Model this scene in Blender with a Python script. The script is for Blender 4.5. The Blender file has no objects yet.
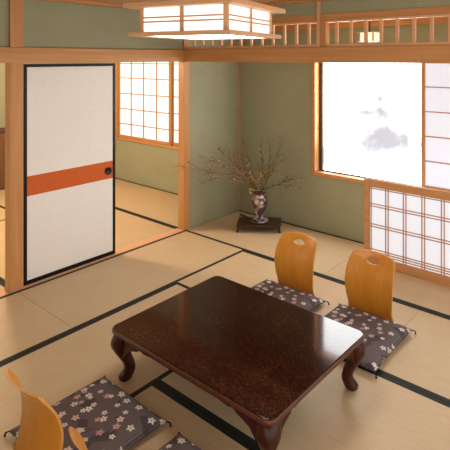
import bpy, bmesh, math, random
from mathutils import Vector, Matrix
random.seed(7)
S = bpy.context.scene
C = S.collection
PI = math.pi
W = 0.886            # width of a tatami mat
YB = 0.9064          # back wall plane
ZC = 2.40            # ceiling

# ------------------------------------------------------------------ helpers
class MB:
    def __init__(s):
        s.bm = bmesh.new()
    def box(s, x0, x1, y0, y1, z0, z1, bevel=0.0, mi=0):
        r = bmesh.ops.create_cube(s.bm, size=1.0)
        vs = r['verts']
        for v in vs:
            v.co = Vector((x0+(v.co.x+.5)*(x1-x0), y0+(v.co.y+.5)*(y1-y0), z0+(v.co.z+.5)*(z1-z0)))
        fs = {f for v in vs for f in v.link_faces}
        for f in fs: f.material_index = mi
        if bevel > 0:
            es = list({e for v in vs for e in v.link_edges})
            bmesh.ops.bevel(s.bm, geom=es, offset=bevel, segments=2, affect='EDGES', profile=.5)
        return s
    def tube(s, pts, rad, n=8, cap=True, mi=0):
        pts = [Vector(p) for p in pts]
        if not isinstance(rad, (list, tuple)): rad = [rad]*len(pts)
        rings = []
        up = None
        for i, p in enumerate(pts):
            t = (pts[min(i+1, len(pts)-1)]-pts[max(i-1, 0)]).normalized()
            if up is None:
                a = Vector((0, 0, 1)) if abs(t.z) < .9 else Vector((1, 0, 0))
                u = t.cross(a).normalized()
            else:
                u = (up - t*up.dot(t)).normalized()
            up = u
            w = t.cross(u)
            rings.append([s.bm.verts.new(p+(u*math.cos(2*PI*k/n)+w*math.sin(2*PI*k/n))*rad[i]) for k in range(n)])
        for a, b in zip(rings, rings[1:]):
            for k in range(n):
                f = s.bm.faces.new((a[k], a[(k+1) % n], b[(k+1) % n], b[k])); f.material_index = mi; f.smooth = True
        if cap:
            s.bm.faces.new(rings[0][::-1]).material_index = mi
            s.bm.faces.new(rings[-1]).material_index = mi
        return s
    def lathe(s, prof, n=32, c=(0, 0)):
        rings = [[s.bm.verts.new((c[0]+r*math.cos(2*PI*k/n), c[1]+r*math.sin(2*PI*k/n), z)) for k in range(n)] for r, z in prof]
        for a, b in zip(rings, rings[1:]):
            for k in range(n):
                f = s.bm.faces.new((a[k], a[(k+1) % n], b[(k+1) % n], b[k])); f.smooth = True
        s.bm.faces.new(rings[0][::-1]); s.bm.faces.new(rings[-1])
        return s
    def prism(s, poly, a, b, plane='xz'):
        """poly of 2-D points in a plane, extruded along the remaining axis from a to b"""
        def P(u, v, w):
            return {'xz': (u, w, v), 'yz': (w, u, v), 'xy': (u, v, w)}[plane]
        A = [s.bm.verts.new(P(u, v, a)) for u, v in poly]
        B = [s.bm.verts.new(P(u, v, b)) for u, v in poly]
        s.bm.faces.new(A); s.bm.faces.new(B[::-1])
        n = len(poly)
        for k in range(n):
            s.bm.faces.new((A[k], B[k], B[(k+1) % n], A[(k+1) % n]))
        return s
    def build(s, name, mat, parent=None, smooth=False):
        bmesh.ops.recalc_face_normals(s.bm, faces=s.bm.faces)
        me = bpy.data.meshes.new(name)
        if parent is not None and parent.type == 'EMPTY' and parent.get('_world'):
            off = Vector(parent.location)
            for v in s.bm.verts: v.co -= off
        elif parent is not None and parent.parent is not None and parent.parent.get('_world'):
            off = Vector(parent.parent.location)
            for v in s.bm.verts: v.co -= off
        s.bm.to_mesh(me); s.bm.free()
        for m in (mat if isinstance(mat, (list, tuple)) else [mat]): me.materials.append(m)
        if smooth:
            for p in me.polygons: p.use_smooth = True
        o = bpy.data.objects.new(name, me); C.objects.link(o)
        if parent is not None: o.parent = parent
        return o

def tag(o, label, cat, group=None, kind=None):
    o['label'] = label; o['category'] = cat
    if group: o['group'] = group
    if kind: o['kind'] = kind
    return o
def thing(name, label, cat, loc=(0, 0, 0), rz=0, group=None, kind=None, world=True):
    o = bpy.data.objects.new(name, None); C.objects.link(o)
    o.location = loc; o.rotation_euler = (0, 0, rz); o.empty_display_size = .1
    tag(o, label, cat, group, kind)
    if world: o['_world'] = 1          # its part meshes are written in room coordinates
    return o
def copy_tree(o, parent=None):
    c = o.copy(); C.objects.link(c)
    if parent is not None: c.parent = parent
    for ch in list(o.children): copy_tree(ch, c)
    return c

# ------------------------------------------------------------------ materials
def newmat(name):
    m = bpy.data.materials.new(name); m.use_nodes = True
    nt = m.node_tree
    return m, nt, nt.nodes['Principled BSDF']
def N(nt, t, **kw):
    n = nt.nodes.new(t)
    for k, v in kw.items(): setattr(n, k, v)
    return n
def mth(nt, op, a, b=None, c=None):
    n = N(nt, 'ShaderNodeMath', operation=op)
    for i, v in enumerate((a, b, c)):
        if v is None: continue
        if isinstance(v, (int, float)): n.inputs[i].default_value = v
        else: nt.links.new(v, n.inputs[i])
    return n.outputs[0]
def mix(nt, fac, a, b):
    n = N(nt, 'ShaderNodeMix', data_type='RGBA')
    for i, v in ((0, fac), (6, a), (7, b)):
        if isinstance(v, (int, float)): n.inputs[i].default_value = v
        elif isinstance(v, tuple): n.inputs[i].default_value = (*v, 1)
        else: nt.links.new(v, n.inputs[i])
    return n.outputs[2]
def coords(nt, scale=(1, 1, 1), loc=(0, 0, 0)):
    tc = N(nt, 'ShaderNodeTexCoord'); mp = N(nt, 'ShaderNodeMapping')
    mp.inputs['Scale'].default_value = scale; mp.inputs['Location'].default_value = loc
    nt.links.new(tc.outputs['Object'], mp.inputs['Vector'])
    return mp.outputs[0]
def noise(nt, vec, scale=5, detail=4, rough=.5):
    n = N(nt, 'ShaderNodeTexNoise'); n.inputs['Scale'].default_value = scale
    n.inputs['Detail'].default_value = detail; n.inputs['Roughness'].default_value = rough
    nt.links.new(vec, n.inputs['Vector'])
    return n.outputs['Fac']
def ramp(nt, fac, stops):
    r = N(nt, 'ShaderNodeValToRGB')
    els = r.color_ramp.elements
    while len(els) < len(stops): els.new(.5)
    for e, (p, c) in zip(els, stops): e.position = p; e.color = (*c, 1)
    nt.links.new(fac, r.inputs[0])
    return r.outputs[0]
def bump(nt, bsdf, h, strength=.2, dist=.002):
    b = N(nt, 'ShaderNodeBump'); b.inputs['Strength'].default_value = strength; b.inputs['Distance'].default_value = dist
    nt.links.new(h, b.inputs['Height']); nt.links.new(b.outputs[0], bsdf.inputs['Normal'])

def wood(name, dark, light, axis='x', rough=.45, spec=.4):
    m, nt, b = newmat(name)
    sc = {'x': (1.2, 22, 22), 'y': (22, 1.2, 22), 'z': (22, 22, 1.2)}[axis]
    v = coords(nt, sc)
    f = noise(nt, v, 1.6, 5, .55)
    nt.links.new(ramp(nt, f, [(.3, dark), (.7, light)]), b.inputs['Base Color'])
    b.inputs['Roughness'].default_value = rough; b.inputs['Specular IOR Level'].default_value = spec
    bump(nt, b, f, .08, .001)
    return m
def plain(name, col, rough=.6, spec=.4, var=.0, scale=8, metal=0):
    m, nt, b = newmat(name)
    if var:
        f = noise(nt, coords(nt), scale, 5, .6)
        nt.links.new(ramp(nt, f, [(.3, tuple(c*(1-var) for c in col)), (.7, tuple(min(1, c*(1+var)) for c in col))]), b.inputs['Base Color'])
    else: b.inputs['Base Color'].default_value = (*col, 1)
    b.inputs['Roughness'].default_value = rough; b.inputs['Specular IOR Level'].default_value = spec
    b.inputs['Metallic'].default_value = metal
    return m
def glow(name, col, strength, base=(.8, .8, .8)):
    m, nt, b = newmat(name)
    b.inputs['Base Color'].default_value = (*base, 1); b.inputs['Roughness'].default_value = .8
    f = noise(nt, coords(nt), 60, 4, .6)
    cc = ramp(nt, f, [(.2, tuple(c*.97 for c in col)), (.8, col)])
    nt.links.new(cc, b.inputs['Emission Color'])
    b.inputs['Emission Strength'].default_value = strength
    return m

WD, WL = (.50, .232, .078), (.61, .308, .112)
M = {}
for ax in 'xyz':
    M['wood_'+ax] = wood('warm_wood_'+ax, WD, WL, ax)
    M['pale_'+ax] = wood('pale_wood_'+ax, (.66, .37, .19), (.76, .45, .25), ax)
    M['frame_'+ax] = wood('shoji_wood_'+ax, (.48, .24, .10), (.57, .30, .125), ax)
# wall plaster
def plaster(name, col):
    m, nt, b = newmat(name)
    f = noise(nt, coords(nt), 3, 6, .6)
    nt.links.new(ramp(nt, f, [(.3, tuple(c*.94 for c in col)), (.7, tuple(c*1.05 for c in col))]), b.inputs['Base Color'])
    b.inputs['Roughness'].default_value = .9; b.inputs['Specular IOR Level'].default_value = .15
    bump(nt, b, noise(nt, coords(nt), 180, 3), .15, .001)
    return m
M['wall'] = plaster('green_plaster', (.345, .352, .23))
M['ceil'] = wood('ceiling_boards', (.50, .30, .15), (.60, .38, .20), 'x', .6)
def tatami(name, long):
    m, nt, b = newmat(name)
    v = coords(nt, (40, 3, 1) if long == 'y' else (3, 40, 1))
    f = noise(nt, v, 3, 4, .6)
    g = noise(nt, coords(nt), 2.2, 3, .5)
    a = ramp(nt, f, [(.3, (.535, .415, .255)), (.7, (.615, .485, .31))])
    c = ramp(nt, g, [(.3, (.95, .93, .9)), (.7, (1.0, 1.0, 1.0))])
    n = N(nt, 'ShaderNodeMix', data_type='RGBA', blend_type='MULTIPLY'); n.inputs[0].default_value = 1
    nt.links.new(a, n.inputs[6]); nt.links.new(c, n.inputs[7])
    nt.links.new(n.outputs[2], b.inputs['Base Color'])
    b.inputs['Roughness'].default_value = .55; b.inputs['Specular IOR Level'].default_value = .35
    w = N(nt, 'ShaderNodeTexWave', bands_direction='Y' if long == 'x' else 'X')
    w.inputs['Scale'].default_value = 60; nt.links.new(coords(nt), w.inputs['Vector'])
    bump(nt, b, w.outputs['Fac'], .12, .001)
    return m
M['tatami_x'] = tatami('tatami_rush_x', 'x'); M['tatami_y'] = tatami('tatami_rush_y', 'y')
M['heri'] = plain('dark_green_mat_border', (.012, .017, .014), .7, .3, .25, 90)
M['white_paper'] = plain('fusuma_paper', (.84, .82, .78), .85, .2, .02, 30)
M['black'] = plain('black_lacquer', (.006, .005, .005), .4, .25, .1, 20)
M['orange'] = plain('orange_band_paper', (.60, .125, .03), .8, .2, .05, 40)
M['sash'] = plain('dark_sash', (.045, .03, .028), .5, .5, .1, 20)
M['grey_metal'] = plain('grey_sash_edge', (.45, .46, .47), .4, .5, .05, 20)
M['shoji'] = glow('shoji_paper_daylight_glow', (.90, .93, 1.0), .62, (.42, .44, .5))  # low screen's paper: window daylight falling on it is put in as emission
M['shoji_high'] = glow('shoji_paper_window', (.90, .91, 1.0), .60, (.42, .44, .5))
M['shoji_next'] = glow('shoji_paper_next_room', (1.0, .98, .96), .8, (.5, .5, .5))
M['lamp_paper'] = glow('lamp_paper', (1.0, .97, .90), .95)
M['lamp_bottom'] = glow('lamp_diffuser', (1.0, .95, .88), 9.0)
M['small_lamp_paper'] = glow('small_lamp_paper', (1.0, .84, .55), 1.0)
M['ply'] = wood('bent_plywood', (.54, .205, .018), (.63, .26, .026), 'z', .35, .5)
M['plyedge'] = wood('plywood_edge', (.55, .27, .08), (.62, .32, .1), 'x', .5, .4)
# low table: speckled dark red lacquer
def lacquer(name, speck):
    m, nt, b = newmat(name)
    v = coords(nt)
    f = noise(nt, v, 130, 2, .6); g = noise(nt, v, 5, 3, .5)
    k = mth(nt, 'ADD', f, mth(nt, 'MULTIPLY', mth(nt, 'SUBTRACT', g, .5), .25))
    if speck: cc = ramp(nt, k, [(.38, (.007, .0016, .0012)), (.52, (.020, .0038, .0025)), (.68, (.075, .017, .010))])
    else: cc = ramp(nt, noise(nt, coords(nt, (3, 3, 3)), 6, 4), [(.3, (.026, .005, .0028)), (.7, (.060, .012, .006))])
    nt.links.new(cc, b.inputs['Base Color'])
    b.inputs['Roughness'].default_value = 0.10 if speck else .3
    b.inputs['Specular IOR Level'].default_value = .22
    b.inputs['Coat Weight'].default_value = .18; b.inputs['Coat Roughness'].default_value = .04
    return m
M['table_top'] = lacquer('speckled_lacquer', True); M['table_leg'] = lacquer('dark_red_lacquer', False)
M['table_edge'] = plain('worn_lacquer_edge', (.10, .028, .012), .3, .5, .3, 20)
M['stand'] = wood('dark_rosewood', (.028, .009, .006), (.055, .018, .011), 'x', .35, .5)

# floral cushion cloth
def floral():
    m, nt, b = newmat('floral_cushion_cloth')
    v = coords(nt)
    sp = N(nt, 'ShaderNodeSeparateXYZ'); nt.links.new(v, sp.inputs[0])
    cb = N(nt, 'ShaderNodeCombineXYZ'); nt.links.new(sp.outputs[0], cb.inputs[0]); nt.links.new(sp.outputs[1], cb.inputs[1])
    v2 = cb.outputs[0]
    stripes = N(nt, 'ShaderNodeTexWave', bands_direction='X'); stripes.inputs['Scale'].default_value = 32
    nt.links.new(v2, stripes.inputs['Vector'])
    base = mix(nt, stripes.outputs['Fac'], (.085, .070, .078), (.165, .138, .146))
    blot = noise(nt, v2, 9, 3, .5)
    bf = mth(nt, 'GREATER_THAN', blot, .58)
    col = mix(nt, mth(nt, 'MULTIPLY', bf, .6), base, (.036, .030, .038))
    for i, (cell, R, off, thr, tint) in enumerate([(11.5, .0205, 0, .18, True), (12.5, .0155, 3.7, .42, False)]):
        mp = N(nt, 'ShaderNodeMapping'); mp.inputs['Location'].default_value = (off, off*.7, 0)
        nt.links.new(v2, mp.inputs['Vector'])
        vo = N(nt, 'ShaderNodeTexVoronoi', voronoi_dimensions='2D', feature='F1')
        vo.inputs['Scale'].default_value = cell; vo.inputs['Randomness'].default_value = .8
        nt.links.new(mp.outputs[0], vo.inputs['Vector'])
        df = N(nt, 'ShaderNodeVectorMath', operation='SUBTRACT')
        nt.links.new(mp.outputs[0], df.inputs[0]); nt.links.new(vo.outputs['Position'], df.inputs[1])
        s2 = N(nt, 'ShaderNodeSeparateXYZ'); nt.links.new(df.outputs[0], s2.inputs[0])
        sc = N(nt, 'ShaderNodeSeparateColor'); nt.links.new(vo.outputs['Color'], sc.inputs[0])
        ang = mth(nt, 'ARCTAN2', s2.outputs[1], s2.outputs[0])
        ang = mth(nt, 'ADD', ang, mth(nt, 'MULTIPLY', sc.outputs[2], 6.28))
        r = mth(nt, 'SQRT', mth(nt, 'ADD', mth(nt, 'POWER', s2.outputs[0], 2), mth(nt, 'POWER', s2.outputs[1], 2)))
        pet = mth(nt, 'ADD', mth(nt, 'MULTIPLY', mth(nt, 'COSINE', mth(nt, 'MULTIPLY', ang, 5)), .22), .82)
        lim = mth(nt, 'MULTIPLY', pet, R)
        mask = mth(nt, 'LESS_THAN', r, lim)
        mask = mth(nt, 'MULTIPLY', mask, mth(nt, 'GREATER_THAN', sc.outputs[0], thr))
        fc = ramp(nt, sc.outputs[1], [(.0, (.62, .58, .54)), (.62, (.70, .66, .62)), (.68, (.55, .33, .32)), (1, (.50, .30, .30))])
        eye = mth(nt, 'LESS_THAN', r, R*.22)
        fc = mix(nt, eye, fc, (.35, .22, .16))
        col = mix(nt, mask, col, fc)
    nt.links.new(col, b.inputs['Base Color'])
    b.inputs['Roughness'].default_value = .85; b.inputs['Specular IOR Level'].default_value = .2
    bump(nt, b, noise(nt, v, 220, 2), .2, .001)
    return m
M['floral'] = floral()
M['tassel'] = plain('dark_tassel_cord', (.03, .022, .022), .8, .2, .2, 90)

# frosted window pane with a faint ink-grey landscape (pane object coordinates: metres from the window's lower left base)
def frosted(ox, oz):
    m, nt, b = newmat('frosted_pane_ink_landscape')
    v = coords(nt)
    sp = N(nt, 'ShaderNodeSeparateXYZ'); nt.links.new(v, sp.inputs[0])
    X, Z = sp.outputs[0], sp.outputs[2]
    nz = noise(nt, v, 11, 5, .65)
    wob = mth(nt, 'MULTIPLY', mth(nt, 'SUBTRACT', noise(nt, v, 7, 3), .5), .16)
    tot = None
    for (gx, gz, sx, sz, a) in [(1.844, 1.47, .028, .022, .6), (1.844, 1.40, .018, .06, .6), (1.855, 1.318, .062, .038, 1.0), (1.69, 1.33, .075, .022, .7), (1.885, 1.12, .06, .10, .9),
                                (2.00, 1.075, .10, .06, .9), (1.74, 1.08, .07, .06, .7), (1.80, 1.00, .14, .10, .45), (1.62, .93, .09, .06, .42), (1.36, .80, .14, .05, .36), (2.12, 1.06, .05, .05, .6)]:
        dx = mth(nt, 'DIVIDE', mth(nt, 'ADD', mth(nt, 'SUBTRACT', X, gx-ox), mth(nt, 'MULTIPLY', wob, .25)), sx)
        dz = mth(nt, 'DIVIDE', mth(nt, 'ADD', mth(nt, 'SUBTRACT', Z, gz-oz), mth(nt, 'MULTIPLY', wob, .3)), sz)
        g = mth(nt, 'EXPONENT', mth(nt, 'MULTIPLY', mth(nt, 'ADD', mth(nt, 'MULTIPLY', dx, dx), mth(nt, 'MULTIPLY', dz, dz)), -.5))
        g = mth(nt, 'MULTIPLY', g, a)
        tot = g if tot is None else mth(nt, 'ADD', tot, g)
    k = mth(nt, 'MULTIPLY', tot, mth(nt, 'MULTIPLY_ADD', nz, 3.4, -.75))
    k = mth(nt, 'MINIMUM', mth(nt, 'MAXIMUM', k, 0), 1)
    cl = ramp(nt, k, [(0, (1.0, 1.0, 1.0)), (.03, (.088, .088, .089)), (.22, (.079, .087, .093)), (.6, (.060, .063, .070)), (1, (.040, .043, .051))])
    nt.links.new(cl, b.inputs['Emission Color']); b.inputs['Emission Strength'].default_value = 11.0
    b.inputs['Base Color'].default_value = (.25, .25, .25, 1); b.inputs['Roughness'].default_value = .5
    return m

# ------------------------------------------------------------------ setting
def struct(name, mb, mat, label, cat):
    o = mb.build(name, mat); tag(o, label, cat, kind='structure'); return o
struct('floor', MB().box(-3.8, 5.2, -5.2, 1.1, -.20, -.055), M['ceil'], 'wooden subfloor carrying the tatami mats of both rooms', 'floor')
struct('ceiling', MB().box(-3.8, 5.2, -5.2, 1.1, ZC, ZC+.1), M['ceil'], 'boarded wooden ceiling above both rooms', 'ceiling')
WX0, WX1, WZ0, WZ1 = 1.09, 3.7, .615, 1.97      # opening of the bright window
struct('wall_back', MB().box(0, WX0, YB, YB+.12, -.055, ZC).box(WX1, 5.2, YB, YB+.12, -.055, ZC)
       .box(WX0, WX1, YB, YB+.12, -.055, WZ0).box(WX0, WX1, YB, YB+.12, WZ1, ZC), M['wall'], 'green plaster wall of the alcove with the bright window in it', 'wall')
NX0, NX1, NZ0, NZ1 = -2.60, -.30, .635, 1.97
struct('wall_back_of_next_room', MB().box(-3.6, NX0, YB, YB+.12, -.055, ZC).box(NX1, -.0005, YB, YB+.12, -.055, ZC)
       .box(NX0, NX1, YB, YB+.12, -.055, NZ0).box(NX0, NX1, YB, YB+.12, NZ1, ZC), M['wall'], 'green plaster wall under the gridded window of the next room', 'wall')
struct('wall_partition', MB().box(-.075, -.012, .086, YB-.001, -.055, ZC), M['wall'], 'green plaster wall to the left of the vase, beside the corner pillar', 'wall')
struct('wall_left', MB().box(-.07, -.02, -1.715, -.002, 1.97, ZC).box(-.07, -.02, -5.2, -1.824, 1.97, ZC), M['wall'], 'green plaster strip above the left beam and the white sliding door', 'wall')
struct('wall_right', MB().box(0.003, 1.70, .02, .07, 2.262, ZC).box(1.75, 5.2, .02, .07, 2.262, ZC), M['wall'], 'green plaster strip above the slatted transom', 'wall')
struct('wall_left_of_next_room', MB().box(-3.72, -3.6, -5.2, YB+.12, -.055, ZC), M['wall'], 'dim green wall at the far left end of the next room', 'wall')

struct('wall_light_block', MB().box(-.1, 2.2, -3.72, -3.6, -.055, ZC), M['wall'], 'green plaster wall added out of view on the viewer side to block light', 'wall')  # added beyond the view to keep world light off the left foreground
struct('trim_1', MB().box(-.095, 0, 0, .085, -.055, ZC, .003), M['wood_z'], 'wooden corner pillar between the open doorway and the alcove', 'pillar')
struct('trim_2', MB().box(-.095, 0, -1.822, -1.717, -.055, ZC, .003), M['wood_z'], 'wooden pillar at the left edge of the white sliding door', 'pillar')
struct('trim_3', MB().box(-.10, .014, -5.2, -.001, 1.842, 1.968, .003), M['wood_y'], 'wooden beam above the white sliding door', 'beam')
struct('trim_4', MB().box(0.001, 5.2, -.014, .095, 1.842, 1.975, .003), M['wood_x'], 'wooden beam carrying the slatted transom', 'beam')
struct('trim_5', MB().box(.0, .05, -5.2, .0, 2.365, ZC-.001, .002).box(-.018, .0, -5.2, -1.825, 2.365, ZC-.001).box(-.018, 0, -1.715, -.003, 2.365, ZC-.001), M['wood_y'], 'wooden ceiling moulding above the left green strip', 'moulding')
struct('trim_6', MB().box(.052, 5.2, -.03, .018, 2.375, ZC-.001, .002), M['wood_x'], 'wooden ceiling moulding above the transom', 'moulding')
struct('trim_7', MB().box(-.010, .008, YB-.014, YB-.002, .002, ZC-.03, .001), M['wood_z'], 'thin wooden strip in the back corner of the alcove', 'trim')
struct('trim_8', MB().box(.013, 5.2, YB-.03, YB-.001, 2.195, 2.265, .002), M['wood_x'], 'wooden rail on the back wall seen through the transom', 'trim')
struct('trim_9', MB().box(-.115, -.004, -1.714, -.003, -.055, .002).box(-.115, -.004, -5.2, -1.825, -.055, .002), M['pale_y'], 'pale wooden sliding door threshold between the two rooms', 'threshold')

# window 1: frosted pane, dark sash, sliding shoji
w1 = thing('window_1', 'large bright window with frosted pane and sliding paper screen above the low screen', 'window', (WX0, YB, WZ0), kind='structure')
f = MB()
f.box(1.078, 1.118, YB-.02, YB+.10, .60, 1.985, .002).box(3.66, 3.72, YB-.02, YB+.10, .60, 1.985, .002)
f.box(1.119, 3.659, YB-.02, YB+.10, .60, .642, .002).box(1.119, 3.659, YB-.02, YB+.10, 1.945, 1.985, .002)
f.build('window_frame', M['wood_x'], w1)
s = MB(); s.box(1.119, 1.155, YB+.066, YB+.098, .643, 1.944).box(1.156, 3.655, YB+.066, YB+.098, .643, .655)
s.build('sash', M['sash'], w1)
g = MB(); g.box(1.156, 1.172, YB+.064, YB+.098, .656, 1.944); g.build('sash_edge', M['grey_metal'], w1)
MB().box(1.173, 3.655, YB+.075, YB+.085, .656, 1.943).build('pane', frosted(WX0, WZ0), w1)
sj = MB()
sj.box(2.292, 2.328, YB+.018, YB+.046, .644, 1.944, .002).box(3.3, 3.34, YB+.018, YB+.046, .644, 1.944, .002)
sj.box(2.329, 3.299, YB+.018, YB+.046, .644, .682, .002).box(2.329, 3.299, YB+.018, YB+.046, 1.90, 1.944, .002)
fr = sj.build('shoji_frame', M['frame_z'], w1)
l = MB()
for z in (.912, 1.145, 1.378, 1.610, 1.84): l.box(2.329, 3.299, YB+.022, YB+.034, z-.005, z+.005)
for x in (2.82,): l.box(x-.005, x+.005, YB+.0225, YB+.0335, .683, 1.899)
l.build('shoji_lattice', M['frame_x'], fr)
MB().box(2.3285, 3.2995, YB+.035, YB+.038, .6825, 1.8995).build('shoji_paper', M['shoji_high'], fr)

# window 2: gridded shoji of the next room
w2 = thing('window_2', 'bright paper window with wooden grid in the next room', 'window', (NX0, YB, NZ0), kind='structure')
f = MB()
f.box(-2.625, -2.575, YB-.02, YB+.10, .615, 1.985, .002).box(-.33, -.28, YB-.02, YB+.10, .615, 1.985, .002)
f.box(-2.574, -.331, YB-.02, YB+.10, .615, .648, .002).box(-2.574, -.331, YB-.02, YB+.10, 1.945, 1.985, .002)
f.build('window_frame', M['wood_x'], w2)
for (a, b, y) in ((-2.573, -1.325, YB+.008), (-1.345, -.332, YB+.05)):
    q = MB()
    q.box(a, a+.03, y, y+.03, .649, 1.944, .002).box(b-.042, b, y, y+.03, .649, 1.944, .002)
    q.box(a+.031, b-.043, y, y+.03, .649, .690, .002).box(a+.031, b-.043, y, y+.03, 1.90, 1.944, .002)
    fr = q.build('shoji_frame', M['frame_z'], w2)
    l = MB(); nc = 4 if b < -1 else 3
    for i in range(1, nc):
        x = a+.015+(b-a-.03)*i/nc; l.box(x-.008, x+.008, y+.004, y+.016, .691, 1.899)
    for z in (.866, 1.098, 1.335, 1.575, 1.80): l.box(a+.031, b-.043, y+.0045, y+.0155, z-.007, z+.007)
    l.build('shoji_lattice', M['frame_x'], fr)
    MB().box(a+.0305, b-.0425, y+.0165, y+.019, .6905, 1.8995).build('shoji_paper', M['shoji_next'], fr)

# door 1: white fusuma with orange band
FX = -.05
d1 = thing('door_1', 'white sliding paper door with orange band and black lacquer border', 'sliding door', (FX, -1.26, 0), kind='structure')
y0, y1, z1 = -1.697, -.835, 1.832
b = MB(); t = .026
b.box(FX-.014, FX+.014, y0, y0+t, .004, z1, .002).box(FX-.014, FX+.014, y1-t, y1, .004, z1, .002)
b.box(FX-.0135, FX+.0135, y0+t, y1-t, .004, .004+t*1.3).box(FX-.0135, FX+.0135, y0+t, y1-t, z1-t, z1)
b.build('border_frame', M['black'], d1)
MB().box(FX-.009, FX+.009, y0+t, y1-t, .004+t*1.3, z1-t).build('paper_panel', M['white_paper'], d1)
MB().box(FX+.0091, FX+.0098, y0+t, y1-t, .735, .900).build('orange_band', M['orange'], d1)
p = MB().lathe([(.001, 0), (.031, 0), (.036, .006), (.031, .007), (.024, .003), (.0005, .002)], 24)
for v in p.bm.verts: v.co = Vector((FX+.0095+v.co.z, -.912+v.co.x, .81+v.co.y))
p.build('finger_pull', M['black'], d1)

# ------------------------------------------------------------------ tatami mats
def mat(x0, x1, y0, y1, long, label, off=None):
    g = .0015
    x0 += g; x1 -= g; y0 += g; y1 -= g
    o = thing('tatami_mat', label, 'tatami mat', ((x0+x1)/2, (y0+y1)/2, -.053), group='tatami mats')
    bw = .031
    if long == 'x':
        MB().box(x0, x1, y0+bw, y1-bw, -.053, 0).build('mat_surface', M['tatami_x'], o)
        for a, c in ((y0, y0+bw-.0002), (y1-bw+.0002, y1)): MB().box(x0, x1, a, c, -.053, .0006).build('cloth_border', M['heri'], o)
    else:
        MB().box(x0+bw, x1-bw, y0, y1, -.053, 0).build('mat_surface', M['tatami_y'], o)
        for a, c in ((x0, x0+bw-.0002), (x1-bw+.0002, x1)): MB().box(a, c, y0, y1, -.053, .0006).build('cloth_border', M['heri'], o)
    return o
mat(0, W, -2*W, 0, 'y', 'tatami mat lying along the foot of the white sliding door')
mat(0, W, -4*W, -2*W, 'y', 'tatami mat at the left edge, nearer the viewer than the sliding door')
mat(W, 3*W, -W, 0, 'x', 'tatami mat under the two chairs on the window side of the table')
mat(3*W, 5*W, -W, 0, 'x', 'tatami mat in front of the low paper screen at the right edge')
mat(W, 2*W, -3*W, -W, 'y', 'tatami mat running under the left end of the low table')
mat(2*W, 4*W, -2*W, -W, 'x', 'tatami mat under the right end of the low table')
mat(2*W, 4*W, -3*W, -2*W, 'x', 'tatami mat under the near edge of the low table at the bottom')
mat(4*W, 5*W, -3*W, -W, 'y', 'tatami mat beyond the lower right edge, past the table')
mat(W, 3*W, -4*W, -3*W, 'x', 'tatami mat at the bottom edge behind the near chairs')
mat(.002, 2*W, .0, YB-.003, 'x', 'tatami mat in the alcove under the vase stand')
mat(2*W, 4*W, .0, YB-.003, 'x', 'tatami mat in the alcove under the low paper screen')
XS = -.117
mat(XS-2*W, XS, .0, YB-.003, 'x', 'next room tatami mat under the gridded window, seen through the doorway')
mat(-3.598, XS-2*W, .0, YB-.003, 'x', 'next room tatami mat at the far corner behind the sliding door')
mat(XS-2*W, XS, -W, 0, 'x', 'next room tatami mat just past the open doorway')
mat(-3.598, XS-2*W, -W, 0, 'x', 'next room tatami mat in front of the far dark cabinet')
mat(XS-2*W, XS, -2*W, -W, 'x', 'next room tatami mat directly behind the white sliding door')
mat(XS-3*W, XS-2*W, -3*W, -W, 'y', 'next room tatami mat crossing the gap left of the door pillar')
mat(-3.598, XS-3*W, -3*W, -W, 'y', 'next room tatami mat along the far left wall')
mat(XS-2*W, XS, -3*W, -2*W, 'x', 'next room tatami mat left of the door pillar, at the left edge')

# dark cabinet at the end of the next room (seen in the gap left of the pillar)
cb = thing('wood_cabinet', 'dark brown wooden cabinet at the left edge, beyond the door pillar', 'cabinet', (-3.42, -.35, 0))
MB().box(-3.595, -3.28, -.85, .15, .002, .82, .004).build('body', wood('cabinet_wood', (.10, .045, .018), (.15, .07, .028), 'y'), cb)
MB().box(-3.598, -3.265, -.87, .17, .8202, .845, .003).build('top_board', wood('cabinet_top', (.07, .03, .012), (.10, .045, .02), 'y'), cb)
for a, c in ((-.84, -.355), (-.345, .14)):
    dr = MB().box(-3.2795, -3.268, a, c, .03, .80, .002).build('cabinet_door', wood('cabinet_front', (.13, .06, .025), (.18, .085, .035), 'z'), cb)

# ------------------------------------------------------------------ transom
tr = thing('transom_railing', 'slatted wooden transom standing on the beam above the alcove', 'transom', (2.5, .04, 1.975))
MB().box(.003, 1.714, .012, .075, 1.9755, 2.0, .002).box(1.806, 5.2, .012, .075, 1.9755, 2.0, .002).build('bottom_rail', M['pale_x'], tr)
MB().box(.003, 1.7, .012, .075, 2.205, 2.261, .002).box(1.806, 5.2, .012, .075, 2.205, 2.261, .002).build('top_rail', M['wood_x'], tr)
MB().box(.003, 1.714, .006, .055, 2.188, 2.2045, .002).box(1.806, 5.2, .006, .055, 2.188, 2.2045, .002).build('top_lip', M['pale_x'], tr)
MB().box(1.715, 1.748, .004, .08, 1.9755, 2.398, .002).build('post', M['pale_z'], tr)
MB().box(1.749, 1.805, .012, .075, 1.9755, 2.2605, .002).build('stile', M['wood_z'], tr)
proto = None
xs = [.127+.1355*k for k in range(12)] + [1.905+.1365*k for k in range(18)]
for x in xs:
    if proto is None:
        proto = MB().box(-.012, .012, .022, .046, 2.0005, 2.1875, .001)
        me = bpy.data.meshes.new('baluster'); proto.bm.to_mesh(me); proto.bm.free(); me.materials.append(M['pale_z'])
    o = bpy.data.objects.new('baluster', me); C.objects.link(o); o.parent = tr
    o.location = (x-2.5, -.04, -1.975)

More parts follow.
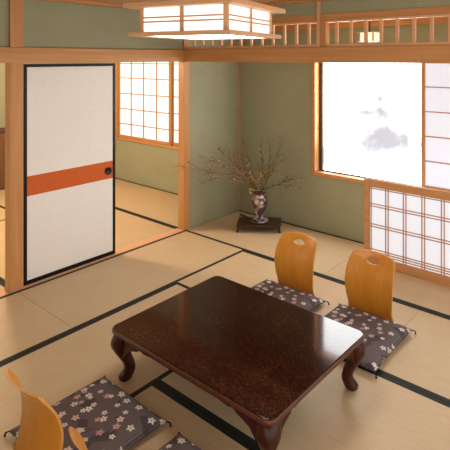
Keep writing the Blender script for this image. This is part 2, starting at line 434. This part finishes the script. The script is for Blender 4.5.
# ------------------------------------------------------------------ lamps
def lamp(name, label, cx, cy, z0, hw, scale, mats, hang, post=.024, group=None, H=None, rz=0):
    """square pendant lamp; z0 underside of the rim; built in local coordinates about its own base centre"""
    o = thing(name, label, 'lamp', (cx, cy, z0), rz, world=False, group=group)
    k = scale
    b = hw-.045*k            # half width of the body
    rim_t = .022*k; H = H or .135*k
    m = MB()
    for s_ in (-1, 1):
        m.box(-hw, hw, s_*hw-.03*k*(1 if s_ > 0 else -1)-.03*k, s_*hw-.03*k*(1 if s_ > 0 else -1)+.03*k, 0, rim_t, .003*k)
        m.box(s_*hw-.03*k*s_-.03*k, s_*hw-.03*k*s_+.03*k, -hw+.0605*k, hw-.0605*k, 0, rim_t, .003*k)
    m.build('bottom_rim', M['pale_x'], o)
    MB().box(-b+.016*k, b-.016*k, -b+.016*k, b-.016*k, .004*k, .010*k).build('diffuser', mats[1], o)
    for sx in (-1, 1):
        for sy in (-1, 1):
            MB().box(sx*(b-post/2)-post/2, sx*(b-post/2)+post/2, sy*(b-post/2)-post/2, sy*(b-post/2)+post/2, rim_t+.0002, rim_t+H, .002*k).build('corner_post', M['pale_z'], o)
    for ax in 'xy':
        for s_ in (-1, 1):
            def bx(mm, u0, u1, w0, w1, z0_, z1_):
                a, c = sorted((s_*w0, s_*w1))
                if ax == 'x': mm.box(u0, u1, a, c, z0_, z1_)
                else: mm.box(a, c, u0, u1, z0_, z1_)
            e = b-post-.0005
            q = MB(); bx(q, -e, e, b-.012*k, b-.009*k, rim_t+.0005, rim_t+H-.0005); q.build('paper_panel', mats[0], o)
            q = MB(); bx(q, -.012*k, .012*k, b-.0085*k, b-.001*k, rim_t+.0005, rim_t+H-.0005); q.build('mullion', M['pale_z'], o)
            for zz in (H*.42, H*.60):
                q = MB(); bx(q, -e, e, b-.0008*k, b+.004*k, rim_t+zz-.0045*k, rim_t+zz+.0045*k); q.build('slat', M['pale_x'], o)
    hw2 = hw+.02*k
    m = MB()
    m.box(-hw2, hw2, -hw2, hw2, rim_t+H+.0003, rim_t+H+.028*k, .003*k); m.build('top_board', M['pale_x'], o)
    m = MB(); m.box(-.06*k, .06*k, -.06*k, .06*k, rim_t+H+.0285*k, rim_t+H+.05*k, .004*k); m.build('cap', M['wood_x'], o)
    MB().tube([(0, 0, rim_t+H+.05*k), (0, 0, hang-z0)], .006, 8).build('cord', M['sash'], o)
    return o
lamp('pendant_lamp', 'large square wooden pendant lamp with white paper panels over the table', 1.97, -1.54, 2.003, .327, 1.0, (M['lamp_paper'], M['lamp_bottom']), ZC, rz=math.radians(14.1))
lamp('pendant_lamp', 'small lit pendant lamp hanging behind the transom slats', 2.0, .45, 2.03, .082, .25, (M['small_lamp_paper'], M['small_lamp_paper']), ZC, post=.012, H=.075)

# ------------------------------------------------------------------ low shoji screen
sc = thing('folding_screen', 'low wooden screen with gridded white paper standing before the bright window', 'paper screen', (2.65, .49, 0))
sc.name = 'paper_screen'
X0, X1, Y0, Y1 = 1.925, 3.37, .48, .51
q = MB().box(X0, X0+.055, Y0, Y1, .002, .775, .003).box(X1-.055, X1, Y0, Y1, .002, .775, .003)
q.box(X0+.056, X1-.056, Y0, Y1, .705, .775, .003).box(X0+.056, X1-.056, Y0, Y1, .002, .078, .003)
q.build('frame', M['frame_x'], sc)
l = MB()
n = 8
for i in range(n+1):
    x = X0+.0565+(X1-X0-.113)*i/n
    for dx in (-.012, .012):
        if (i == 0 and dx < 0) or (i == n and dx > 0): continue
        l.box(x+dx-.0035, x+dx+.0035, Y0+.006, Y0+.017, .0785, .7045)
for z in (.097, .118, .139, .345, .368, .53, .553, .692):
    l.box(X0+.0565, X1-.0565, Y0+.0065, Y0+.0165, z-.0035, z+.0035)
l.build('lattice', M['frame_z'], sc)
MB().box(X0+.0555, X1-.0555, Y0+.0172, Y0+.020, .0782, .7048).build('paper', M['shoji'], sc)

# ------------------------------------------------------------------ low table
TX0, TX1, TY0, TY1, TZ = 1.541, 2.749, -1.932, -1.044, .312
tb = thing('low_table', 'low dark red lacquered table with speckled top and curved legs', 'table', ((TX0+TX1)/2, (TY0+TY1)/2, 0))
def rrect(x0, x1, y0, y1, r, n=6):
    P = []
    for cx, cy, a in ((x1-r, y1-r, 0), (x0+r, y1-r, 90), (x0+r, y0+r, 180), (x1-r, y0+r, 270)):
        for k in range(n+1):
            t = math.radians(a+90*k/n); P.append((cx+r*math.cos(t), cy+r*math.sin(t)))
    return P
def slab(levels, mi_side=None):
    m = MB(); rings = []
    for (ins, z) in levels:
        rings.append([m.bm.verts.new((x, y, z)) for x, y in rrect(TX0+ins, TX1-ins, TY0+ins, TY1-ins, .045-ins*.3)])
    n = len(rings[0])
    for a, b in zip(rings, rings[1:]):
        for k in range(n):
            fc = m.bm.faces.new((a[k], a[(k+1) % n], b[(k+1) % n], b[k])); fc.smooth = True
    m.bm.faces.new(rings[0][::-1]); m.bm.faces.new(rings[-1])
    return m
slab([(.004, TZ-.030), (.0, TZ-.024), (.0, TZ-.010), (.003, TZ-.003)]).build('edge_moulding', M['table_edge'], tb)
slab([(.003, TZ-.0028), (.006, TZ-.0008), (.010, TZ)]).build('tabletop', M['table_top'], tb)
# aprons with a cusped lower edge
def apron_profile(L):
    zt, P = TZ-.031, []
    half = L/2
    K = [(0, .030), (.50, .030), (.62, .036), (.68, .030), (.73, .045), (.80, .056), (.88, .072), (.95, .115), (1.0, .14)]
    low = [(s_*u*half, zt-h) for s_ in (1,) for u, h in K]
    right = [(u*half, zt-h) for u, h in K]
    left = [(-u*half, zt-h) for u, h in K[1:]]
    return [(-half, zt), (half, zt)] + right[::-1] + left
ins = .03
LX, LY = TX1-TX0-2*.085, TY1-TY0-2*.085
cx, cy = (TX0+TX1)/2, (TY0+TY1)/2
for yy in (TY0+ins, TY1-ins-.022):
    MB().prism([(u+cx, v) for u, v in apron_profile(LX)], yy, yy+.022, 'xz').build('apron', M['table_leg'], tb)
for xx in (TX0+ins, TX1-ins-.022):
    MB().prism([(u+cy, v) for u, v in apron_profile(LY)], xx, xx+.022, 'yz').build('apron', M['table_leg'], tb)
# cabriole legs: a superelliptic section swept down an S curve on the corner's diagonal
for sx in (-1, 1):
    for sy in (-1, 1):
        ox = (TX1 if sx > 0 else TX0) - sx*.060; oy = (TY1 if sy > 0 else TY0) - sy*.060
        dg = Vector((sx, sy, 0)).normalized()
        prof = [(.281, .000, .042), (.260, .008, .047), (.232, .018, .050), (.205, .021, .049), (.175, .012, .043), (.145, -.004, .037),
                (.112, -.024, .032), (.084, -.034, .0295), (.060, -.032, .031), (.038, -.020, .035), (.020, -.010, .037), (.007, -.008, .033), (.001, -.010, .024)]
        m = MB(); rings = []
        for z, off, r in prof:
            ring = []
            for k in range(20):
                a = 2*PI*k/20; ca, sa = math.cos(a), math.sin(a)
                e = .72
                u = math.copysign(abs(ca)**e, ca)*r; v = math.copysign(abs(sa)**e, sa)*r
                ring.append(m.bm.verts.new((ox+dg.x*off+u, oy+dg.y*off+v, z)))
            rings.append(ring)
        for a, b_ in zip(rings, rings[1:]):
            for k in range(20):
                fc = m.bm.faces.new((a[k], a[(k+1) % 20], b_[(k+1) % 20], b_[k])); fc.smooth = True
        m.bm.faces.new(rings[0][::-1]); m.bm.faces.new(rings[-1])
        m.build('leg', M['table_leg'], tb)

# ------------------------------------------------------------------ floor cushions
def cushion_mesh(w, d, seed):
    rnd = random.Random(seed)
    m = MB(); n = 26; grid = {}
    for top in (0, 1):
        for i in range(n+1):
            for j in range(n+1):
                u, v = -1+2*i/n, -1+2*j/n
                if not top and (i in (0, n) or j in (0, n)):
                    grid[(0, i, j)] = grid.get((1, i, j)); continue
                edge = max(0, (1-abs(u)**2.6))*max(0, (1-abs(v)**2.6))
                h = edge**.34
                pinch = 1-.035*(1-abs(v)**2)*(abs(u)**4); pinch2 = 1-.035*(1-abs(u)**2)*(abs(v)**4)
                z = (.030+.046*h*(1-.2*math.exp(-(u*u+v*v)*9))) if top else .030-.026*h
                z += .002*math.sin(5*u+seed)*h
                grid[(top, i, j)] = (u*w/2*pinch, v*d/2*pinch2, z)
    vt = {}
    for i in range(n+1):
        for j in range(n+1):
            vt[(1, i, j)] = m.bm.verts.new(grid[(1, i, j)])
    for i in range(n+1):
        for j in range(n+1):
            if i in (0, n) or j in (0, n): vt[(0, i, j)] = vt[(1, i, j)]
            else:
                u, v = -1+2*i/n, -1+2*j/n
                h = (max(0, 1-abs(u)**2.6)*max(0, 1-abs(v)**2.6))**.42
                vt[(0, i, j)] = m.bm.verts.new((u*w/2, v*d/2, .030-.0165*h))
    for t in (0, 1):
        for i in range(n):
            for j in range(n):
                q = (vt[(t, i, j)], vt[(t, i+1, j)], vt[(t, i+1, j+1)], vt[(t, i, j+1)])
                fc = m.bm.faces.new(q if t else q[::-1]); fc.smooth = True
    return m
SEAT = .0135
def cushion(x0, x1, y0, y1, label, seed):
    w, d = x1-x0, y1-y0
    o = thing('floor_cushion', label, 'cushion', ((x0+x1)/2, (y0+y1)/2, 0.002), world=False, group='floral floor cushions')
    cushion_mesh(w, d, seed).build('cover', M['floral'], o)
    for sx in (-1, 1):
        for sy in (-1, 1):
            a = Vector((sx*w/2*.985, sy*d/2*.985, .030)); e = Vector((sx*(w/2+.014), sy*(d/2+.010), .004))
            mm = MB(); mid = Vector((sx*(w/2+.012), sy*(d/2+.008), .022))
            mm.tube([a, mid, mid*.5+e*.5, e], [.003, .004, .005, .006], 6)
            mm.build('tassel', M['tassel'], o)
    return o
cushion(1.490, 2.075, -.985, -.405, 'floral grey floor cushion under the chair nearest the vase', 1)
cushion(2.175, 2.745, -.945, -.375, 'floral grey floor cushion under the chair beside the paper screen', 2)
cushion(1.530, 2.095, -2.49, -1.955, 'large floral grey floor cushion at the lower left, fully in view', 3)
cushion(2.200, 2.765, -2.50, -1.968, 'floral grey floor cushion cut off by the bottom edge, near the table', 4)

# ------------------------------------------------------------------ legless chairs (bent plywood)
def chair_meshes():
    # local: sitter faces -y; back at y = 0, seat board runs to -y
    TH = .011
    def half_w(t):   # t 0..1 up the back
        K = [(0, .178), (.15, .172), (.35, .182), (.55, .189), (.75, .187), (.92, .179), (1, .172)]
        for (a, wa), (b, wb) in zip(K, K[1:]):
            if t <= b:
                k = (t-a)/(b-a); k = k*k*(3-2*k); return wa+(wb-wa)*k
        return K[-1][1]
    H = .445
    def yprof(t):    # lumbar bulge to the sitter, top leaning back
        return -.046*math.sin(PI*min(1, t/1.15)) + .058*t**4 + .004
    NU, NV = 40, 48
    hole = (0, .875, .052, .048)     # centre u (m), t, half-width (m), half height (in t)
    front, back = {}, {}
    m = MB()
    def P(i, j, side):
        t = j/NV; s_ = -1+2*i/NU
        hw = half_w(t)
        # rounded top corners
        topz = H - .012*s_*s_ - .016*max(0, (abs(s_)-.86)/.14)**2
        z = .012+(topz-.012)*t
        x = s_*hw
        dish = .048*(1-s_*s_)*(.3+.7*t)
        y = yprof(t)+dish
        # snap to the hole's outline
        return Vector((x, y+(TH if side else 0), z))
    # mesh with the hand hole cut: drop cells whose centre lies inside, then pull rim vertices onto the ellipse
    cells = []
    def inside(x, t): return ((x-hole[0])/hole[2])**2+((t-hole[1])/hole[3])**2 < 1
    keep = []
    for i in range(NU):
        for j in range(NV):
            t = (j+.5)/NV; x = (-1+2*(i+.5)/NU)*half_w(t)
            if not inside(x, t): keep.append((i, j))
    ks = set(keep)
    rim = {}
    for i in range(NU):
        for j in range(NV):
            if (i, j) in ks: continue
            for a, b in ((i, j), (i+1, j), (i, j+1), (i+1, j+1)):
                if any(((a+da, b+db) in ks) for da in (-1, 0) for db in (-1, 0)):
                    t = b/NV; hw = half_w(t); x = (-1+2*a/NU)*hw
                    dx, dt = (x-hole[0])/hole[2], (t-hole[1])/hole[3]
                    L = math.hypot(dx, dt) or 1
                    rim[(a, b)] = (hole[0]+dx/L*hole[2], hole[1]+dt/L*hole[3])
    V = {}
    def gv(i, j, side):
        if (i, j, side) in V: return V[(i, j, side)]
        if (i, j) in rim:
            x, t = rim[(i, j)]
            hw = half_w(t); s_ = x/hw
            topz = H-.012*s_*s_
            p_ = Vector((x, yprof(t)+.048*(1-s_*s_)*(.3+.7*t)+(TH if side else 0), .012+(topz-.012)*t))
        else: p_ = P(i, j, side)
        V[(i, j, side)] = m.bm.verts.new(p_); return V[(i, j, side)]
    edges = {}
    for (i, j) in keep:
        q = [(i, j), (i+1, j), (i+1, j+1), (i, j+1)]
        for side in (0, 1):
            vs = [gv(a, b, side) for a, b in q]
            fc = m.bm.faces.new(vs if side == 0 else vs[::-1]); fc.smooth = True
        for a, b in zip(q, q[1:]+q[:1]):
            e = tuple(sorted((a, b))); edges.setdefault(e, []).append((a, b))
    for e, L in edges.items():
        if len(L) == 1:
            a, b = L[0]
            fc = m.bm.faces.new((gv(*b, 0), gv(*a, 0), gv(*a, 1), gv(*b, 1))); fc.material_index = 1
    # seat board with the bend to the back
    s = MB()
    rows = []
    for k in range(9):
        y = .004-.34*k/8
        hw = .178+.008*min(1, k/3) - (.02 if k == 8 else 0)
        rows.append((y, hw))
    top = [[s.bm.verts.new((sx*hw, y, .0115)) for sx in (-1, 1)] for y, hw in rows]
    bot = [[s.bm.verts.new((sx*hw, y, .002)) for sx in (-1, 1)] for y, hw in rows]
    for k in range(8):
        s.bm.faces.new((top[k][0], top[k][1], top[k+1][1], top[k+1][0]))
        s.bm.faces.new((bot[k][1], bot[k][0], bot[k+1][0], bot[k+1][1]))
        for c in (0, 1): s.bm.faces.new((top[k][c], top[k+1][c], bot[k+1][c], bot[k][c]))
    for k in (0, 8): s.bm.faces.new((top[k][0], top[k][1], bot[k][1], bot[k][0]))
    return m, s
def chair(label):
    o = thing('legless_chair', label, 'chair', (0, 0, 0), world=False, group='legless plywood chairs around the table')
    b, s = chair_meshes()
    b.build('backrest', [M['ply'], M['plyedge']], o); s.build('seat', M['ply'], o)
    return o
c1 = chair('bent plywood legless chair nearest the vase, back pierced by a hand hole')
c1.location = (1.772, -.385, 0)
for (x, y, rz, lab) in ((2.412, -.352, 0, 'bent plywood legless chair beside the low paper screen'),
                        (1.825, -2.50, PI, 'bent plywood legless chair at the lower left corner, seen from behind'),
                        (2.40, -2.505, PI, 'bent plywood legless chair at the bottom edge, only its upper corner showing')):
    c = copy_tree(c1); c.location = (x, y, 0); c.rotation_euler = (0, 0, rz); c['label'] = lab

# ------------------------------------------------------------------ alcove: stand, vase, branches
SR = math.radians(36)
st = thing('display_stand', 'small dark rosewood stand under the vase in the alcove corner', 'stand', (.605, .555, .002), SR, world=False)
MB().box(-.24, .24, -.145, .145, .062, .080, .004).build('stand_top', M['stand'], st)
MB().box(-.215, .215, -.125, -.112, .044, .0618).box(-.215, .215, .112, .125, .044, .0618).build('stand_apron', M['stand'], st)
for sx in (-1, 1):
    for sy in (-1, 1):
        prof = [(.0618, .0, .020), (.045, .004, .017), (.02, .008, .013), (.008, .012, .015), (0, .012, .013)]
        MB().tube([(sx*(.215+o_), sy*(.118+o_*.5), z) for z, o_, r in prof], [r for z, o_, r in prof], 10).build('leg', M['stand'], st)
VX, VY, VZ = .62, .545, .0825
dish = MB().lathe([(.01, 0), (.062, 0), (.088, .012), (.094, .022), (.090, .024), (.075, .016), (.03, .011), (.004, .010)], 36)
def speckle(name, stops, scale, rough=.3):
    m, nt, b = newmat(name)
    vo = N(nt, 'ShaderNodeTexVoronoi', feature='F1'); vo.inputs['Scale'].default_value = scale
    nt.links.new(coords(nt), vo.inputs['Vector'])
    sc_ = N(nt, 'ShaderNodeSeparateColor'); nt.links.new(vo.outputs['Color'], sc_.inputs[0])
    r = N(nt, 'ShaderNodeValToRGB'); r.color_ramp.interpolation = 'CONSTANT'
    els = r.color_ramp.elements
    while len(els) < len(stops): els.new(.5)
    for e, (p_, c) in zip(els, stops): e.position = p_; e.color = (*c, 1)
    nt.links.new(sc_.outputs[0], r.inputs[0]); nt.links.new(r.outputs[0], b.inputs['Base Color'])
    b.inputs['Roughness'].default_value = rough; b.inputs['Coat Weight'].default_value = .5
    return m
dz = dish.build('ceramic_dish', speckle('grey_white_glaze', [(0, (.55, .53, .50)), (.35, (.32, .31, .31)), (.6, (.68, .66, .62)), (.85, (.2, .2, .22))], 60))
dz.location = (VX, VY, VZ); tag(dz, 'mottled grey white dish under the foot of the vase', 'dish')
vs = thing('vase', 'patterned gold, pink and dark ceramic vase holding the dry branches', 'vase', (VX, VY, VZ+.0125), world=False)
prof = [(.006, 0), (.052, 0), (.054, .012), (.038, .028), (.034, .042), (.044, .075), (.064, .125), (.082, .175), (.089, .215), (.086, .245), (.070, .270), (.055, .285), (.053, .295), (.064, .312), (.072, .320), (.066, .321), (.048, .300), (.030, .290), (.004, .288)]
body = MB().lathe(prof, 40)
body.build('body', speckle('imari_glaze', [(0, (.06, .03, .055)), (.28, (.30, .19, .19)), (.45, (.50, .34, .14)), (.60, (.55, .50, .45)), (.74, (.07, .025, .04)), (.88, (.34, .17, .14))], 26), vs)
MB().lathe([(.0535, .291), (.056, .291), (.068, .309), (.0745, .319), (.074, .3225), (.068, .3222), (.062, .310)], 40).build('rim', plain('dark_red_glaze', (.11, .025, .018), .3, .5, .2, 20), vs)
sk = MB().tube([(.655, .452, .112), (.600, .370, .170), (.548, .298, .212)], [.011, .010, .008], 10).build('lacquered_stick', M['black'])
tag(sk, 'dark lacquered stick slanting out to the left of the vase foot', 'stick')

BR = plain('branch_bark', (.085, .055, .032), .8, .2, .3, 40)
LF = [plain('leaf_rust', (.38, .20, .085), .7, .2, .2, 30), plain('leaf_pinkish', (.46, .30, .22), .7, .2, .2, 30),
      plain('leaf_olive', (.20, .15, .07), .7, .2, .2, 30), plain('leaf_gold', (.50, .30, .09), .7, .2, .2, 30)]
mouth = Vector((VX, VY, VZ+.0125+.295))
base_in = Vector((VX, VY, VZ+.0125+.292))
def leaf(bm, p, d, size, mi):
    d = d.normalized(); a = d.cross(Vector((random.uniform(-1, 1), random.uniform(-1, 1), random.uniform(-1, 1)))).normalized()
    n_ = d.cross(a)
    q = [p, p+d*size*.5+a*size*.40+n_*size*.1, p+d*size, p+d*size*.5-a*size*.40+n_*size*.1, p+d*size*.5-n_*size*.03]
    v = [bm.verts.new(x) for x in q]
    for tri in ((0, 1, 4), (1, 2, 4), (2, 3, 4), (3, 0, 4)):
        fc = bm.faces.new([v[t] for t in tri]); fc.material_index = mi
def branch(end, label, nl, arch=.08, dens=(0, 1, 2), twigs=6, size=.027):
    e = Vector(end); d = e-base_in
    ang = random.uniform(0, 6.28)
    start = base_in+Vector((math.cos(ang)*.018, math.sin(ang)*.018, -.0))
    out = Vector((d.x, d.y, 0)).normalized() if d.xy.length > .01 else Vector((0, 0, 0))
    lip = mouth+out*.03+Vector((0, 0, .045))
    pts = []
    n = 9
    for k in range(n+1):
        t = k/n
        p_ = lip.lerp(e, t)+Vector((0, 0, arch*math.sin(PI*t)))
        if 0 < k < n: p_ += Vector((random.uniform(-1, 1), random.uniform(-1, 1), random.uniform(-1, 1)))*.012
        pts.append(p_)
    pts = [start]+pts
    m = MB(); L = d.length
    m.tube(pts, [.0034*(1-.75*k/(len(pts)-1)) for k in range(len(pts))], 5)
    lf = MB()
    def along(poly, t):
        s_ = t*(len(poly)-1); k = min(int(s_), len(poly)-2)
        return poly[k].lerp(poly[k+1], s_-k), (poly[k+1]-poly[k]).normalized()
    allp = [(pts, .25, 1)]
    for k in range(twigs):
        t = random.uniform(.3, .92); p_, dr = along(pts, t)
        sd = (dr*.8+Vector((random.uniform(-1, 1), random.uniform(-1, 1), random.uniform(-.5, 1)))).normalized()
        ln = random.uniform(.05, .19)
        tw = [p_, p_+sd*ln*.5+Vector((0, 0, .01)), p_+sd*ln+Vector((0, 0, random.uniform(-.02, .02)))]
        for q in tw:
            q.x = max(q.x, .03) if q.y > -.03 else q.x
            q.y = min(q.y, YB-.03)
        m.tube(tw, [.0017, .0013, .0008], 4)
        allp.append((tw, .1, .6))
    for k in range(nl):
        poly, t0, _ = allp[0] if random.random() < .45 else random.choice(allp)
        t = random.uniform(t0, 1); p_, dr = along(poly, t)
        ld = (dr*.4+Vector((random.uniform(-1, 1), random.uniform(-1, 1), random.uniform(-.7, 1)))).normalized()
        leaf(lf.bm, p_, ld, size*random.uniform(.6, 1.2), random.choice(dens))
    o = m.build('branch', BR)
    tag(o, label, 'branch', 'dry branches in the vase')
    fo = lf.build('leaves', LF, None); fo.parent = o
    return o
B = [((.225, -.33, .80), 'dry branch reaching furthest left, across the corner pillar', 26, .05, (1, 0, 2), 6),
     ((.284, -.17, .50), 'lowest left dry branch, drooping beside the pillar foot', 24, .16, (0, 1), 6),
     ((.311, -.085, .87), 'upper left dry branch rising before the narrow green wall', 40, .04, (0, 1, 2), 8),
     ((.295, .031, .67), 'middle left dry branch dense with rust leaves', 60, .06, (0, 1, 1), 10),
     ((.315, .174, .92), 'steep left dry branch with pinkish leaf tips', 40, .02, (1, 1, 2), 8),
     ((.347, .328, .79), 'short left dry branch above the vase shoulder', 60, .03, (0, 1, 0), 10),
     ((.40, .47, .68), 'short bushy dry branch just left of the vase mouth', 60, .03, (0, 3, 0), 10),
     ((.451, .475, .96), 'tall dry branch crossing the corner strip', 30, .0, (2, 1), 6),
     ((.608, .599, 1.04), 'tallest upright dry branch straight above the vase', 22, .0, (2, 2, 1), 6),
     ((.69, .70, .98), 'upright thin dry branch just right of the vase centre', 20, .0, (2, 2), 5),
     ((.86, .745, 1.08), 'slanting tall dry branch leaning to the window side', 14, .02, (2, 2), 4),
     ((.78, .745, .75), 'short right dry branch with olive buds', 34, .03, (2, 0, 3), 8),
     ((1.046, .80, .455), 'lowest right dry branch, almost level toward the window', 12, .05, (2, 2), 3),
     ((1.04, .86, .57), 'right dry branch rising slightly to the window sill', 16, .02, (2, 0), 5),
     ((.66, .50, .62), 'short bushy dry branch in the middle of the arrangement', 70, .0, (0, 3, 3), 10)]
for e, lab, nl, arch, dens, tw in B: branch(e, lab, int(nl*1.7), arch, dens, int(tw*1.8))
fl = MB()
for k in range(26):
    dv = Vector((random.uniform(-1, 1), random.uniform(-1, 1), random.uniform(-.6, 1))).normalized()
    leaf(fl.bm, Vector((.565, .475, .425))+dv*.01, dv, .034, random.choice((0, 1)))
fl.tube([(.565, .475, .425), (.60, .525, .40), (.612, .54, .388)], .003, 5, mi=2)
fb = fl.build('flower', [LF[3], plain('petal_yellow', (.62, .40, .14), .7, .2, .1, 30), BR])
tag(fb, 'golden flower at the left of the vase mouth', 'flower')

# ------------------------------------------------------------------ light
wd = bpy.data.worlds.new('World'); S.world = wd; wd.use_nodes = True
bg = wd.node_tree.nodes['Background']; bg.inputs[0].default_value = (1.0, .96, .91, 1); bg.inputs[1].default_value = 1.55
def area(name, loc, rot, sx, sy, power, col):
    l = bpy.data.lights.new(name, 'AREA'); l.shape = 'RECTANGLE'; l.size = sx; l.size_y = sy; l.energy = power; l.color = col
    o = bpy.data.objects.new(name, l); C.objects.link(o); o.location = loc; o.rotation_euler = rot
    return o
l = bpy.data.lights.new('warm_fill_light', 'POINT'); l.energy = 130; l.color = (1, .80, .55); l.shadow_soft_size = .15  # unseen warm fill added to brighten the next room, no lamp modelled there
o = bpy.data.objects.new('next_room_fill', l); C.objects.link(o); o.location = (-1.7, -1.2, 2.1)

# ------------------------------------------------------------------ camera
cam = bpy.data.cameras.new('camera'); co = bpy.data.objects.new('camera', cam); C.objects.link(co)
co.location = (4.0504, -3.5649, 1.88)
co.rotation_euler = (PI/2, 0, math.atan2(.62303, .78219))
cam.sensor_width = 36; cam.lens = 486.71/450*36
cam.shift_x = (225-270.88)/450; cam.shift_y = (58.26-225)/450
cam.clip_start = .05
S.camera = co
S.view_settings.view_transform = 'Standard'; S.view_settings.look = 'None'
S.view_settings.exposure = .13; S.view_settings.gamma = 1; S.view_settings.use_curve_mapping = False
for o in list(bpy.data.objects):
    if '_world' in o: del o['_world']
